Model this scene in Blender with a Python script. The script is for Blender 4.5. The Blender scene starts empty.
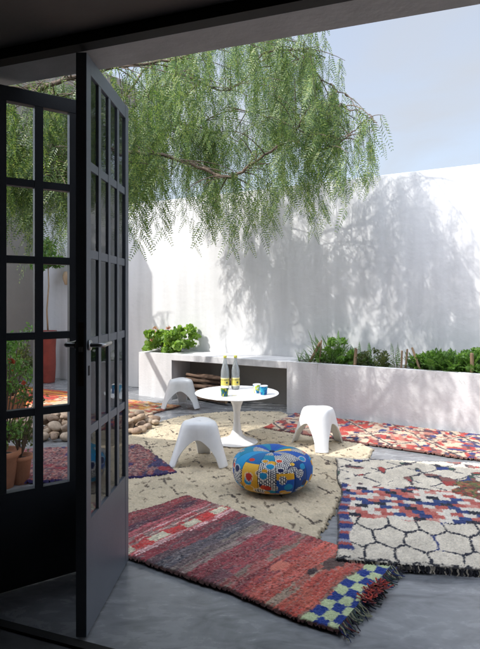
import bpy, math, random
import numpy as np
from mathutils import Vector, Matrix
random.seed(7); rng = np.random.default_rng(7)
S = bpy.context.scene
C = S.collection
PI = math.pi
F, CX, CY, EH = 530.0, 240.0, 298.0, 1.4          # focal length and principal point in photo pixels, eye height

# ---------------------------------------------------------------- survey helpers
def G(px, py, z=0.0):
    d = F*(EH-z)/(py-CY); return Vector(((px-CX)/F*d, d, z))
def P(px, py, d):
    return Vector(((px-CX)/F*d, d, EH+(CY-py)*d/F))
U = Vector((.868, -.497, 0)).normalized()          # along the back wall
N = Vector((.497, .868, 0)).normalized()           # away from camera, through the back wall
B0 = Vector((.57, 6.45, 0))                        # corner of right planter and bench opening
def W(t, s, z=0.0):                                # t along the wall, s behind the planter front (wall face at s=.5)
    p = B0 + U*t + N*s; return Vector((p.x, p.y, z))
FU = Vector((.94, -.341, 0)).normalized(); FN = Vector((.341, .94, 0)).normalized()
T0 = Vector((-.655, 2.17, 0))
def H(t, s, z=0.0):                                # house frame: t along threshold, s outward
    p = T0 + FU*t + FN*s; return Vector((p.x, p.y, z))

# ---------------------------------------------------------------- materials
def lin(h):
    h = h.lstrip('#'); v = [int(h[i:i+2], 16)/255 for i in (0, 2, 4)]
    return tuple((c/12.92 if c <= .04045 else ((c+.055)/1.055)**2.4) for c in v)
def mat(name, col, rough=.6, var=.15, scale=8, bump=.0, bscale=60, metal=0, spec=.5, trans=0, ior=1.45, stretch=None, detail=6, r2=None, sheen=0):
    m = bpy.data.materials.new(name); m.use_nodes = True
    nt = m.node_tree; nd = nt.nodes; lk = nt.links
    b = nd['Principled BSDF']
    if isinstance(col, str): col = lin(col)
    b.inputs['Roughness'].default_value = rough; b.inputs['Metallic'].default_value = metal
    b.inputs['Specular IOR Level'].default_value = spec; b.inputs['IOR'].default_value = ior
    b.inputs['Transmission Weight'].default_value = trans
    if sheen: b.inputs['Sheen Weight'].default_value = sheen
    b.inputs['Base Color'].default_value = (*col, 1)
    tc = nd.new('ShaderNodeTexCoord'); mp = nd.new('ShaderNodeMapping')
    lk.new(tc.outputs['Object'], mp.inputs[0])
    if stretch: mp.inputs['Scale'].default_value = stretch
    if var > 0:
        n = nd.new('ShaderNodeTexNoise'); n.inputs['Scale'].default_value = scale; n.inputs['Detail'].default_value = detail
        n.inputs['Roughness'].default_value = .6
        lk.new(mp.outputs[0], n.inputs[0])
        r = nd.new('ShaderNodeValToRGB')
        r.color_ramp.elements[0].position = .3; r.color_ramp.elements[1].position = .7
        r.color_ramp.elements[0].color = (*[c*(1-var) for c in col], 1)
        r.color_ramp.elements[1].color = (*[min(1, c*(1+var)) for c in col], 1)
        lk.new(n.outputs[0], r.inputs[0]); lk.new(r.outputs[0], b.inputs['Base Color'])
        if r2 is not None:
            mr = nd.new('ShaderNodeMapRange'); mr.inputs['From Min'].default_value = .3; mr.inputs['From Max'].default_value = .7
            mr.inputs['To Min'].default_value = rough; mr.inputs['To Max'].default_value = r2
            lk.new(n.outputs[0], mr.inputs[0]); lk.new(mr.outputs[0], b.inputs['Roughness'])
    if bump > 0:
        n2 = nd.new('ShaderNodeTexNoise'); n2.inputs['Scale'].default_value = bscale; n2.inputs['Detail'].default_value = 5
        lk.new(mp.outputs[0], n2.inputs[0])
        bp = nd.new('ShaderNodeBump'); bp.inputs['Strength'].default_value = bump; bp.inputs['Distance'].default_value = .01
        lk.new(n2.outputs[0], bp.inputs['Height']); lk.new(bp.outputs[0], b.inputs['Normal'])
    return m
def mat_attr(name, rough=.9, bump=.6, bscale=180, sheen=.2):
    m = bpy.data.materials.new(name); m.use_nodes = True
    nt = m.node_tree; nd = nt.nodes; lk = nt.links; b = nd['Principled BSDF']
    a = nd.new('ShaderNodeAttribute'); a.attribute_name = 'dye'
    tc = nd.new('ShaderNodeTexCoord'); n = nd.new('ShaderNodeTexNoise'); n.inputs['Scale'].default_value = bscale; n.inputs['Detail'].default_value = 3
    lk.new(tc.outputs['Object'], n.inputs[0])
    mr = nd.new('ShaderNodeMapRange'); mr.inputs['To Min'].default_value = .65; mr.inputs['To Max'].default_value = 1.3
    lk.new(n.outputs[0], mr.inputs[0])
    mx = nd.new('ShaderNodeVectorMath'); mx.operation = 'SCALE'
    lk.new(a.outputs['Color'], mx.inputs[0]); lk.new(mr.outputs[0], mx.inputs['Scale'])
    lk.new(mx.outputs[0], b.inputs['Base Color'])
    b.inputs['Roughness'].default_value = rough; b.inputs['Sheen Weight'].default_value = sheen; b.inputs['Specular IOR Level'].default_value = .2
    bp = nd.new('ShaderNodeBump'); bp.inputs['Strength'].default_value = bump; bp.inputs['Distance'].default_value = .008
    lk.new(n.outputs[0], bp.inputs['Height']); lk.new(bp.outputs[0], b.inputs['Normal'])
    return m
def mat_leaf(name, cols, transl=.35, rough=.45):
    m = bpy.data.materials.new(name); m.use_nodes = True
    nt = m.node_tree; nd = nt.nodes; lk = nt.links; b = nd['Principled BSDF']; out = nd['Material Output']
    geo = nd.new('ShaderNodeNewGeometry'); r = nd.new('ShaderNodeValToRGB')
    while len(r.color_ramp.elements) < len(cols): r.color_ramp.elements.new(.5)
    for i, c in enumerate(cols):
        r.color_ramp.elements[i].position = i/(len(cols)-1); r.color_ramp.elements[i].color = (*c, 1)
    lk.new(geo.outputs['Random Per Island'], r.inputs[0]); lk.new(r.outputs[0], b.inputs['Base Color'])
    b.inputs['Roughness'].default_value = rough
    t = nd.new('ShaderNodeBsdfTranslucent'); ms = nd.new('ShaderNodeMixShader'); ms.inputs[0].default_value = transl
    sc = nd.new('ShaderNodeVectorMath'); sc.operation = 'MULTIPLY'; sc.inputs[1].default_value = (1.5, 1.6, .7)
    lk.new(r.outputs[0], sc.inputs[0]); lk.new(sc.outputs[0], t.inputs['Color'])
    lk.new(b.outputs[0], ms.inputs[1]); lk.new(t.outputs[0], ms.inputs[2]); lk.new(ms.outputs[0], out.inputs[0])
    return m
def mat_pane(name, ior=1.5, tint=(1, 1, 1)):
    m = bpy.data.materials.new(name); m.use_nodes = True
    nt = m.node_tree; nd = nt.nodes; lk = nt.links; nd.remove(nd['Principled BSDF'])
    f = nd.new('ShaderNodeFresnel'); f.inputs[0].default_value = ior
    g = nd.new('ShaderNodeBsdfGlossy'); g.inputs['Roughness'].default_value = .02; g.inputs['Color'].default_value = (.95, .97, 1, 1)
    t = nd.new('ShaderNodeBsdfTransparent'); t.inputs[0].default_value = (*tint, 1)
    mr = nd.new('ShaderNodeMath'); mr.operation = 'MULTIPLY'; mr.inputs[1].default_value = 1.0; mr.use_clamp = True
    ms = nd.new('ShaderNodeMixShader')
    tc = nd.new('ShaderNodeTexCoord'); n = nd.new('ShaderNodeTexNoise'); n.inputs['Scale'].default_value = 4
    bp = nd.new('ShaderNodeBump'); bp.inputs['Strength'].default_value = .05; bp.inputs['Distance'].default_value = .02
    lk.new(tc.outputs['Object'], n.inputs[0]); lk.new(n.outputs[0], bp.inputs['Height']); lk.new(bp.outputs[0], g.inputs['Normal'])
    lk.new(f.outputs[0], mr.inputs[0]); lk.new(mr.outputs[0], ms.inputs[0])
    lk.new(t.outputs[0], ms.inputs[1]); lk.new(g.outputs[0], ms.inputs[2]); lk.new(ms.outputs[0], nd['Material Output'].inputs[0])
    return m

M = {}
M['stucco'] = mat('white_stucco', (.66, .66, .66), .85, .06, .9, .4, 12, spec=.2)
M['stucco2'] = mat('planter_stucco', (.64, .635, .64), .85, .05, 2.5, .3, 45, spec=.2)
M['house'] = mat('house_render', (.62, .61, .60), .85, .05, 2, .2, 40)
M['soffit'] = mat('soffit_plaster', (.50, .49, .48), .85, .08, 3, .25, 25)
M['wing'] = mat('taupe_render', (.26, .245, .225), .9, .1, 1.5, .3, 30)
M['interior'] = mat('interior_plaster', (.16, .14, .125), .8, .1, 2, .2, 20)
M['black'] = mat('black_track', (.008, .007, .006), .7, .3, 12)
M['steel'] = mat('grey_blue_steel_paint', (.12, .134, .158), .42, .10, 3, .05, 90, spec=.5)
M['dark_shade_steel'] = mat('shade_dark_steel_paint', (.042, .045, .052), .4, .12, 3, .05, 90, spec=.5)  # same paint as the grey leaf, colour darkened for shade; also on hinges
M['chrome'] = mat('brushed_steel', (.38, .38, .38), .3, .05, 20, metal=1)
M['plastic'] = mat('white_plastic', (.74, .745, .745), .38, .06, 7, .04, 120)
M['lacquer'] = mat('white_lacquer', (.82, .82, .82), .16, .02, 3)
M['wood'] = mat('weathered_wood', (.22, .15, .09), .85, .45, 6, .6, 30, stretch=(4, 4, .6))
M['log'] = mat('firewood_bark', (.11, .07, .048), .9, .5, 9, .8, 25)
M['logend'] = mat('cut_log_wood', (.36, .24, .14), .85, .3, 20, .4, 40)
M['soil'] = mat('soil', (.05, .035, .025), .95, .5, 30, 1, 40)
M['terracotta'] = mat('terracotta', (.40, .17, .09), .85, .2, 7, .3, 50)
M['redpot'] = mat('red_glazed_pot', (.26, .045, .03), .5, .3, 5, .2, 30)
M['bark'] = mat('pepper_tree_bark', (.13, .095, .07), .95, .45, 10, 1, 22, stretch=(1, 1, .3))
M['stone'] = mat('river_stone', (.38, .28, .20), .8, .2, 4, .3, 30)
M['pane'] = mat_pane('window_pane')
M['bottle'] = mat_pane('highlight_whitened_glass', 1.9, (.95, .97, .96))
M['cap'] = mat('yellow_cap', (.62, .60, .10), .4, .05, 5)
M['paper'] = mat('yellow_label', (.70, .60, .16), .6, .1, 5)
M['rug'] = mat_attr('dyed_wool')
M['pouf'] = mat_attr('printed_cotton', .8, .15, 300, .1)
M['print'] = mat_attr('printed_cup', .35, 0, 100, 0)
M['leaf'] = mat_leaf('pepper_leaf', [(.05, .095, .045), (.085, .15, .055), (.13, .21, .065), (.22, .30, .09), (.30, .33, .12)], .38)
M['gleaf'] = mat_leaf('geranium_leaf', [(.12, .22, .04), (.21, .35, .06), (.33, .47, .11)], .35)
M['fern'] = mat_leaf('fern_leaf', [(.07, .15, .035), (.12, .25, .05), (.20, .35, .08)], .3)
M['olive'] = mat_leaf('olive_leaf', [(.05, .075, .03), (.09, .12, .04), (.14, .15, .05)], .3)
M['petal'] = mat_leaf('red_petal', [(.38, .06, .04), (.48, .11, .07)], .3)
M['pink'] = mat_leaf('pink_petal', [(.55, .25, .22), (.6, .38, .34)], .3)

_n = M['bottle'].node_tree; _d = _n.nodes.new('ShaderNodeBsdfDiffuse'); _d.inputs[0].default_value = (.8, .84, .84, 1); _m = _n.nodes.new('ShaderNodeMixShader'); _m.inputs[0].default_value = .22  # even white mixed into the bottle glass stands for its pale highlights
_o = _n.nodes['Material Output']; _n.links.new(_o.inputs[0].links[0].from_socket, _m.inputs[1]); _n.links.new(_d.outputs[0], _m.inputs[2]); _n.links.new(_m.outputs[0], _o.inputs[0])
def streaks(m, amt):                    # faint rain marks and patching on outdoor render
    nt = m.node_tree; nd = nt.nodes; b = nd['Principled BSDF']; src = b.inputs['Base Color'].links[0].from_socket
    tc = nd.new('ShaderNodeTexCoord'); mp = nd.new('ShaderNodeMapping'); mp.inputs['Scale'].default_value = (5, 5, .45); n = nd.new('ShaderNodeTexNoise'); n.inputs['Scale'].default_value = 1.5; n.inputs['Detail'].default_value = 8
    mr = nd.new('ShaderNodeMapRange'); mr.inputs['From Min'].default_value = .35; mr.inputs['From Max'].default_value = .62; mr.inputs['To Min'].default_value = 1-amt; mr.inputs['To Max'].default_value = 1.0
    v = nd.new('ShaderNodeVectorMath'); v.operation = 'SCALE'
    nt.links.new(tc.outputs['Object'], mp.inputs[0]); nt.links.new(mp.outputs[0], n.inputs[0]); nt.links.new(n.outputs[0], mr.inputs[0]); nt.links.new(src, v.inputs[0]); nt.links.new(mr.outputs[0], v.inputs['Scale']); nt.links.new(v.outputs[0], b.inputs['Base Color'])
streaks(M['stucco'], .10); streaks(M['stucco2'], .14); streaks(M['soffit'], .12)
# polished concrete floor
def mat_floor(name, c1, c2, ra, rb):
    m = bpy.data.materials.new(name); m.use_nodes = True
    nt = m.node_tree; nd = nt.nodes; lk = nt.links; b = nd['Principled BSDF']
    tc = nd.new('ShaderNodeTexCoord')
    mp = nd.new('ShaderNodeMapping'); mp.inputs['Rotation'].default_value = (0, 0, .5); mp.inputs['Scale'].default_value = (1, 2.2, 1)
    lk.new(tc.outputs['Object'], mp.inputs[0])
    n1 = nd.new('ShaderNodeTexNoise'); n1.inputs['Scale'].default_value = 1.6; n1.inputs['Detail'].default_value = 9; n1.inputs['Roughness'].default_value = .68; n1.inputs['Distortion'].default_value = .8
    n2 = nd.new('ShaderNodeTexNoise'); n2.inputs['Scale'].default_value = 6; n2.inputs['Detail'].default_value = 9; n2.inputs['Distortion'].default_value = 1.3
    lk.new(mp.outputs[0], n1.inputs[0]); lk.new(mp.outputs[0], n2.inputs[0])
    mx = nd.new('ShaderNodeMix'); mx.data_type = 'FLOAT'; mx.inputs[0].default_value = .36
    lk.new(n1.outputs[0], mx.inputs[2]); lk.new(n2.outputs[0], mx.inputs[3])
    r = nd.new('ShaderNodeValToRGB'); r.color_ramp.elements[0].position = .34; r.color_ramp.elements[1].position = .66
    r.color_ramp.elements[0].color = (*c1, 1); r.color_ramp.elements[1].color = (*c2, 1)
    lk.new(mx.outputs[0], r.inputs[0]); lk.new(r.outputs[0], b.inputs['Base Color'])
    mr = nd.new('ShaderNodeMapRange'); mr.inputs['From Min'].default_value = .3; mr.inputs['From Max'].default_value = .7
    mr.inputs['To Min'].default_value = ra; mr.inputs['To Max'].default_value = rb
    lk.new(mx.outputs[0], mr.inputs[0]); lk.new(mr.outputs[0], b.inputs['Roughness'])
    bp = nd.new('ShaderNodeBump'); bp.inputs['Strength'].default_value = .3; bp.inputs['Distance'].default_value = .006
    lk.new(mx.outputs[0], bp.inputs['Height']); lk.new(bp.outputs[0], b.inputs['Normal'])
    return m
M['floor'] = mat_floor('polished_concrete', (.12, .126, .133), (.37, .378, .385), .14, .36)
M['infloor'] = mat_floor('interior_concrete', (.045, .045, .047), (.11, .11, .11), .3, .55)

# ---------------------------------------------------------------- mesh helpers
def tag(o, label=None, cat=None, group=None, kind=None):
    if label: o['label'] = label
    if cat: o['category'] = cat
    if group: o['group'] = group
    if kind: o['kind'] = kind
    return o
def empty(name, loc=(0, 0, 0), rz=0):
    o = bpy.data.objects.new(name, None); C.objects.link(o); o.empty_display_size = .1
    o.location = loc; o.rotation_euler = (0, 0, rz); return o
class MB:
    def __init__(s): s.v = []; s.f = []
    def add(s, vs, fs):
        n = len(s.v); s.v += [tuple(v) for v in vs]; s.f += [tuple(i+n for i in f) for f in fs]; return s
    def box(s, x0, x1, y0, y1, z0, z1, mtx=None):
        vs = [Vector(p) for p in ((x0,y0,z0),(x1,y0,z0),(x1,y1,z0),(x0,y1,z0),(x0,y0,z1),(x1,y0,z1),(x1,y1,z1),(x0,y1,z1))]
        if mtx: vs = [mtx @ v for v in vs]
        return s.add(vs, [(0,3,2,1),(4,5,6,7),(0,1,5,4),(1,2,6,5),(2,3,7,6),(3,0,4,7)])
    def prism(s, pts, z0, z1):
        n = len(pts); vs = [(p[0], p[1], z0) for p in pts]+[(p[0], p[1], z1) for p in pts]
        fs = [tuple(range(n-1, -1, -1)), tuple(range(n, 2*n))]+[(i, (i+1) % n, n+(i+1) % n, n+i) for i in range(n)]
        return s.add(vs, fs)
    def lathe(s, prof, seg=48, c=(0, 0, 0)):
        vs = []; fs = []; m = len(prof)
        for i in range(seg):
            a = 2*PI*i/seg
            for r, z in prof: vs.append((c[0]+r*math.cos(a), c[1]+r*math.sin(a), c[2]+z))
        for i in range(seg):
            j = (i+1) % seg
            for k in range(m-1): fs.append((i*m+k, j*m+k, j*m+k+1, i*m+k+1))
        return s.add(vs, fs)
    def tube(s, pts, rad, seg=8, cap=True):
        pts = [Vector(p) for p in pts]; n = len(pts)
        if not hasattr(rad, '__len__'): rad = [rad]*n
        vs = []; fs = []; prev = None
        for i, p in enumerate(pts):
            d = (pts[min(i+1, n-1)]-pts[max(i-1, 0)])
            if d.length < 1e-7: d = Vector((0, 0, 1))
            d.normalize()
            a = prev if prev is not None else (Vector((1, 0, 0)) if abs(d.x) < .8 else Vector((0, 1, 0)))
            a = (a-d*a.dot(d)); a.normalize(); prev = a; b = d.cross(a)
            for k in range(seg):
                t = 2*PI*k/seg; vs.append(p+(a*math.cos(t)+b*math.sin(t))*rad[i])
        for i in range(n-1):
            for k in range(seg):
                l = (k+1) % seg; fs.append((i*seg+k, i*seg+l, (i+1)*seg+l, (i+1)*seg+k))
        if cap: fs += [tuple(range(seg-1, -1, -1)), tuple((n-1)*seg+k for k in range(seg))]
        return s.add(vs, fs)
    def build(s, name, m, parent=None, smooth=False, loc=None, rz=0, bevel=0):
        me = bpy.data.meshes.new(name); me.from_pydata([tuple(v) for v in s.v], [], s.f); me.update()
        if smooth: me.polygons.foreach_set('use_smooth', [True]*len(me.polygons))
        o = bpy.data.objects.new(name, me); C.objects.link(o)
        if m is not None: me.materials.append(m)
        if loc is not None: o.location = loc
        o.rotation_euler.z = rz
        if parent: o.parent = parent
        if bevel:
            b = o.modifiers.new('bevel', 'BEVEL'); b.width = bevel; b.segments = 2; b.limit_method = 'ANGLE'
        return o
def npmesh(name, V, Fc, m, parent=None, col=None, smooth=False, loc=None):
    """V (n,3) array, Fc (k,4) or (k,3) array"""
    me = bpy.data.meshes.new(name); k = Fc.shape[1]
    me.vertices.add(len(V)); me.vertices.foreach_set('co', np.asarray(V, np.float32).ravel())
    me.loops.add(Fc.size); me.loops.foreach_set('vertex_index', Fc.astype(np.int32).ravel())
    me.polygons.add(len(Fc)); me.polygons.foreach_set('loop_start', np.arange(0, Fc.size, k, dtype=np.int32))
    me.polygons.foreach_set('loop_total', np.full(len(Fc), k, np.int32))
    me.update(calc_edges=True); me.validate()
    if smooth: me.polygons.foreach_set('use_smooth', np.ones(len(me.polygons), bool))
    if col is not None:
        a = me.attributes.new('dye', 'FLOAT_COLOR', 'POINT')
        c4 = np.ones((len(V), 4), np.float32); c4[:, :3] = col; a.data.foreach_set('color', c4.ravel())
    me.materials.append(m)
    o = bpy.data.objects.new(name, me); C.objects.link(o)
    if parent: o.parent = parent
    if loc is not None: o.location = loc
    return o
def copy_tree(o, parent=None):
    c = o.copy(); C.objects.link(c)
    if parent: c.parent = parent
    for ch in list(o.children): copy_tree(ch, c)
    return c
def vnoise(x, y, seed=0):
    xi = np.floor(x).astype(np.int64); yi = np.floor(y).astype(np.int64); fx = x-xi; fy = y-yi
    fx = fx*fx*(3-2*fx); fy = fy*fy*(3-2*fy)
    def h(a, b):
        n = (a*374761393+b*668265263+seed*1442695041) & 0x7fffffff
        n = ((n ^ (n >> 13))*1274126177) & 0x7fffffff
        return ((n ^ (n >> 16)) & 0xffff)/65535.0
    return (h(xi, yi)*(1-fx)+h(xi+1, yi)*fx)*(1-fy)+(h(xi, yi+1)*(1-fx)+h(xi+1, yi+1)*fx)*fy
def hsh(a, b, seed=0):
    a = np.asarray(a).astype(np.int64); b = np.asarray(b).astype(np.int64)
    n = (a*374761393+b*668265263+seed*1442695041) & 0x7fffffff
    n = ((n ^ (n >> 13))*1274126177) & 0x7fffffff
    return ((n ^ (n >> 16)) & 0xffff)/65535.0
def pal(names): return np.array([lin(n) for n in names])

# ---------------------------------------------------------------- ground, floors
def sheet(name, pts, z, m, kind='structure'):
    o = MB().add([(p[0], p[1], z) for p in pts], [tuple(range(len(pts)))]).build(name, m); return tag(o, kind=kind)
M['ground'] = mat('dry_earth', (.24, .19, .14), .95, .25, .5, .3, 5)
sheet('ground', [(-400, -400), (400, -400), (400, 400), (-400, 400)], -.03, M['ground'])
a, b_, c_, d_ = H(-6, -.05), H(6, -.05), W(5, .62), W(-9, .62)
sheet('courtyard_floor', [H(-7, -.03), H(7, -.03), W(7, .62), W(-7, .62)], 0, M['floor'])
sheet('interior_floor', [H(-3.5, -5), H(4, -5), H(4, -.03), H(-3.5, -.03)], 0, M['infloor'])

# ---------------------------------------------------------------- house
hs = empty('house', H(0, 0)); tag(hs, 'shaded building the view looks out of, with its plaster soffit over the doorway', 'house')
def hbox(name, t0, t1, s0, s1, z0, z1, m, parent=hs, bevel=0):
    rz = math.atan2(FU.y, FU.x); l = H(0, 0)
    o = MB().box(t0, t1, s0, s1, z0, z1).build(name, m, parent, bevel=bevel)
    if parent is hs: o.rotation_euler.z = rz
    else: o.location = l; o.rotation_euler.z = rz
    return o
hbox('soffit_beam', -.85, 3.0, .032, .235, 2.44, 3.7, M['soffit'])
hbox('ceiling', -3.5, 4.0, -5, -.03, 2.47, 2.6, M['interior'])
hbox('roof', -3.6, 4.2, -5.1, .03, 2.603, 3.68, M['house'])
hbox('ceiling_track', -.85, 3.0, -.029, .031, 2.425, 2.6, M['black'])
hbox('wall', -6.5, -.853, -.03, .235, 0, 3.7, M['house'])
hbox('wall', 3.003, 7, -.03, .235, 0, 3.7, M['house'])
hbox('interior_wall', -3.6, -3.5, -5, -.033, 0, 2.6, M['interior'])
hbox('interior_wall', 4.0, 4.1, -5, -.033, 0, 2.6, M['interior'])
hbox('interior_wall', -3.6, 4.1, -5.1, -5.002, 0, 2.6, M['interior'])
hbox('threshold', -.85, 3.0, -.055, -.015, .001, .012, M['black'])

# left wing of the building, taller, throws the diagonal shade on the back wall
WT = -4.95
def wbox(mb, t0, t1, s0, s1, z0, z1):
    m4 = Matrix.Translation(B0) @ Matrix(((U.x, N.x, 0, 0), (U.y, N.y, 0, 0), (0, 0, 1, 0), (0, 0, 0, 1)))
    return mb.box(t0, t1, s0, s1, z0, z1, m4)
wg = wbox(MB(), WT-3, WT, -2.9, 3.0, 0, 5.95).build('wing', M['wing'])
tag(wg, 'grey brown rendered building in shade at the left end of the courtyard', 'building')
bw = wbox(MB(), WT+.002, 7, .5, .72, 0, 2.88).build('courtyard_wall', M['stucco'], bevel=.01)
tag(bw, 'tall white stucco wall closing the courtyard, dappled with tree shade', 'wall')

# ---------------------------------------------------------------- planter and bench along the wall
pb = empty('planter_bench', B0); tag(pb, 'low white masonry planter with a bench niche built against the white wall', 'planter')
def pbuild(name, mb, m, bevel=.006):
    o = mb.build(name, m, pb, bevel=bevel); o.matrix_parent_inverse = Matrix.Translation(-B0); return o
ZT = .625
def shell(t0, t1):
    mb = MB()
    wbox(mb, t0, t1, 0, .08, 0, ZT); wbox(mb, t0, t1, .42, .497, 0, ZT)
    wbox(mb, t0, t0+.08, .0805, .4195, 0, ZT-.001); wbox(mb, t1-.08, t1, .0805, .4195, 0, ZT-.001)
    return mb
pbuild('planter_box', shell(-2.33, -1.745), M['stucco2'], 0)
pbuild('planter_box', shell(.0, 5.0), M['stucco2'], 0)
mb = MB(); wbox(mb, -1.744, -.001, -.004, .497, ZT-.085, ZT+.002); pbuild('bench_slab', mb, M['stucco2'])
mb = MB(); wbox(mb, -1.744, -.001, .44, .497, 0.002, ZT-.086); pbuild('niche_shade_back', mb, M['wing'], 0)  # taupe colour puts the niche's shade onto its back wall
mb = MB(); wbox(mb, -2.249, -1.826, .081, .419, 0.01, ZT-.05); pbuild('soil', mb, M['soil'], 0)
mb = MB(); wbox(mb, .081, 4.919, .081, .419, 0.01, ZT-.045); pbuild('soil', mb, M['soil'], 0)

# ---------------------------------------------------------------- folding glazed door leaves
def leaf(name, p0, p1, cols, flip, label, handle_at=None, m=M['steel']):
    L = (Vector(p1)-Vector(p0)).length; rz = math.atan2(p1[1]-p0[1], p1[0]-p0[0])
    root = empty(name, (p0[0], p0[1], 0), rz); tag(root, label, 'door')
    th = .045; zb, zt = .012, 2.405; st = .055; bar = .032 if flip > 0 else .040
    rows = [.475, .845, 1.215, 1.585, 1.955, 2.335]
    fr = MB()
    y0, y1 = (0, th) if flip > 0 else (-th, 0)
    fr.box(0, st, y0, y1, zb, zt); fr.box(L-st, L, y0, y1, zb, zt)
    fr.box(st, L-st, y0+.001, y1-.001, 2.335, zt); 
    fr.build('frame', m, root, bevel=.002)
    MB().box(st+.0005, L-st-.0005, y0+.0015, y1-.0015, zb, .475).build('kick_panel', m, root)
    g = (L-2*st-(cols-1)*bar)/cols
    bm_ = MB()
    for c in range(1, cols):
        x = st+c*g+(c-1)*bar; bm_.box(x, x+bar, y0+.003, y1-.003, .4755, 2.3345)
    for z in rows[1:-1]: 
        for c in range(cols):
            x = st+c*(g+bar); bm_.box(x+.0005, x+g-.0005, y0+.0045, y1-.0045, z-.018, z+.018)
    bm_.build('glazing_bars', m, root)
    gl = MB(); ym = y0+.010
    for c in range(cols):
        x = st+c*(g+bar)
        for r in range(5):
            za = rows[r]+(.018 if r else 0); zc = rows[r+1]-(.018 if r < 4 else 0)
            gl.add([(x, ym, za), (x+g, ym, za), (x+g, ym, zc), (x, ym, zc)], [(0, 1, 2, 3)])
    gl.build('glass', M['pane'], root)
    hg = MB()
    for z in (.3, 1.2, 2.1):
        hx = L if handle_at is not None else L
        hg.tube([(hx+.006, (y0+y1)/2, z-.05), (hx+.006, (y0+y1)/2, z+.05)], .008, 8)
    hg.build('hinge', M['dark_shade_steel'], root, True)
    if handle_at is not None:
        for sg, yy in ((-1, y0), (1, y1)):
            h = MB(); hx = handle_at; z = 1.205
            h.tube([(hx, yy, z), (hx, yy+sg*.008, z)], .022, 20)
            h.tube([(hx, yy+sg*.008, z), (hx, yy+sg*.04, z), (hx+.006, yy+sg*.052, z), (hx+.03, yy+sg*.056, z), (hx+.115, yy+sg*.055, z), (hx+.12, yy+sg*.05, z)], [.009, .009, .010, .010, .009, .006], 12)
            h.build('handle', M['chrome'], root, True)
            MB().box(hx-.008, hx+.008, min(yy, yy+sg*.002), max(yy, yy+sg*.002), z-.125, z-.085).build('keyhole', M['black'], root)
        MB().box(-.0015, .0005, (y0+y1)/2-.011, (y0+y1)/2+.011, 1.04, 1.30).build('lock_plate', mat('aged_brass', (.10, .07, .045), .6, .2, 20, metal=.6), root)
        MB().box(-.012, -.0012, (y0+y1)/2-.007, (y0+y1)/2+.007, 1.18, 1.20).build('latch', M['chrome'], root)
    return root
leaf('glazed_door', (-.627, 2.165), (-.590, 2.805), 4, 1, 'grey steel glazed door leaf seen edge on, with the chrome lever handle', .028)
leaf('glazed_door', (-1.312, 2.416), (-.697, 2.829), 4, -1, 'glazed door leaf coloured nearly black for shade, at the far left, hinged to the leaf with the handle', None, M['dark_shade_steel'])

# ---------------------------------------------------------------- tulip table with bottles and cups
TC = Vector((-.03, 5.08, 0)); TZ = .495; RZ = .02
tb = empty('pedestal_table', (TC.x, TC.y, RZ)); tag(tb, 'low round white pedestal table holding bottles and cups', 'table')
MB().lathe([(0, TZ-RZ-.022), (.10, TZ-RZ-.022), (.33, TZ-RZ-.021), (.395, TZ-RZ-.008), (.402, TZ-RZ-.003), (.400, TZ-RZ), (0, TZ-RZ)], 96).build('tabletop', M['lacquer'], tb, False)
def tulip():
    pr = [(0, .002), (.20, .002), (.203, .006), (.19, .014), (.15, .024), (.10, .04), (.062, .07), (.043, .12), (.034, .18), (.031, .24), (.033, .29), (.042, .345), (.06, .39), (.088, .425), (.12, .445), (.15, .452)]
    return MB().lathe(pr, 64)
tulip().build('pedestal', M['lacquer'], tb, True)
def bottle(x, y, label):
    r = empty('water_bottle', (x, y, TZ)); tag(r, label, 'bottle', 'water bottles on the table')
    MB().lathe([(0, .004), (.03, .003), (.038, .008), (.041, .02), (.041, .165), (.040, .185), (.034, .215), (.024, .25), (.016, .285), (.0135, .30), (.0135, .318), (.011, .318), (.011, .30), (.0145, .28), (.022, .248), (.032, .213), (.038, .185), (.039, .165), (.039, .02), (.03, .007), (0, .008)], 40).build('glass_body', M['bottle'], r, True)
    MB().lathe([(0, .336), (.0145, .336), (.016, .333), (.016, .312), (.0138, .312)], 32).build('cap', M['cap'], r, True)
    # wrap label with a darker device
    V = []; Q = []; colr = []; nx, nz = 64, 26; rr = .0417
    for i in range(nx):
        for j in range(nz+1):
            a = 2*PI*i/nx; z = .035+.085*j/nz
            V.append((rr*math.cos(a), rr*math.sin(a), z))
            u = (a*rr) % .087; w = j/nz
            c = (.62, .52, .12)
            if w < .12 or w > .9: c = (.70, .66, .45)
            if .3 < w < .58 and math.hypot((u-.0435)/.011, (w-.44)/.12) < 1: c = (.05, .08, .07)
            if .66 < w < .84 and (int(u*180) % 2 == 0): c = (.10, .12, .08)
            colr.append(c)
    for i in range(nx):
        for j in range(nz):
            k = (i+1) % nx; Q.append((i*(nz+1)+j, k*(nz+1)+j, k*(nz+1)+j+1, i*(nz+1)+j+1))
    npmesh('paper_label', np.array(V), np.array(Q), M['print'], r, np.array(colr), True)
bottle(-.148, 5.24, 'left of the two yellow-labelled water bottles, right behind the patterned green cup')
bottle(-.045, 5.26, 'clear water bottle with a yellow label, the right of the two on the table')
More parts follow.
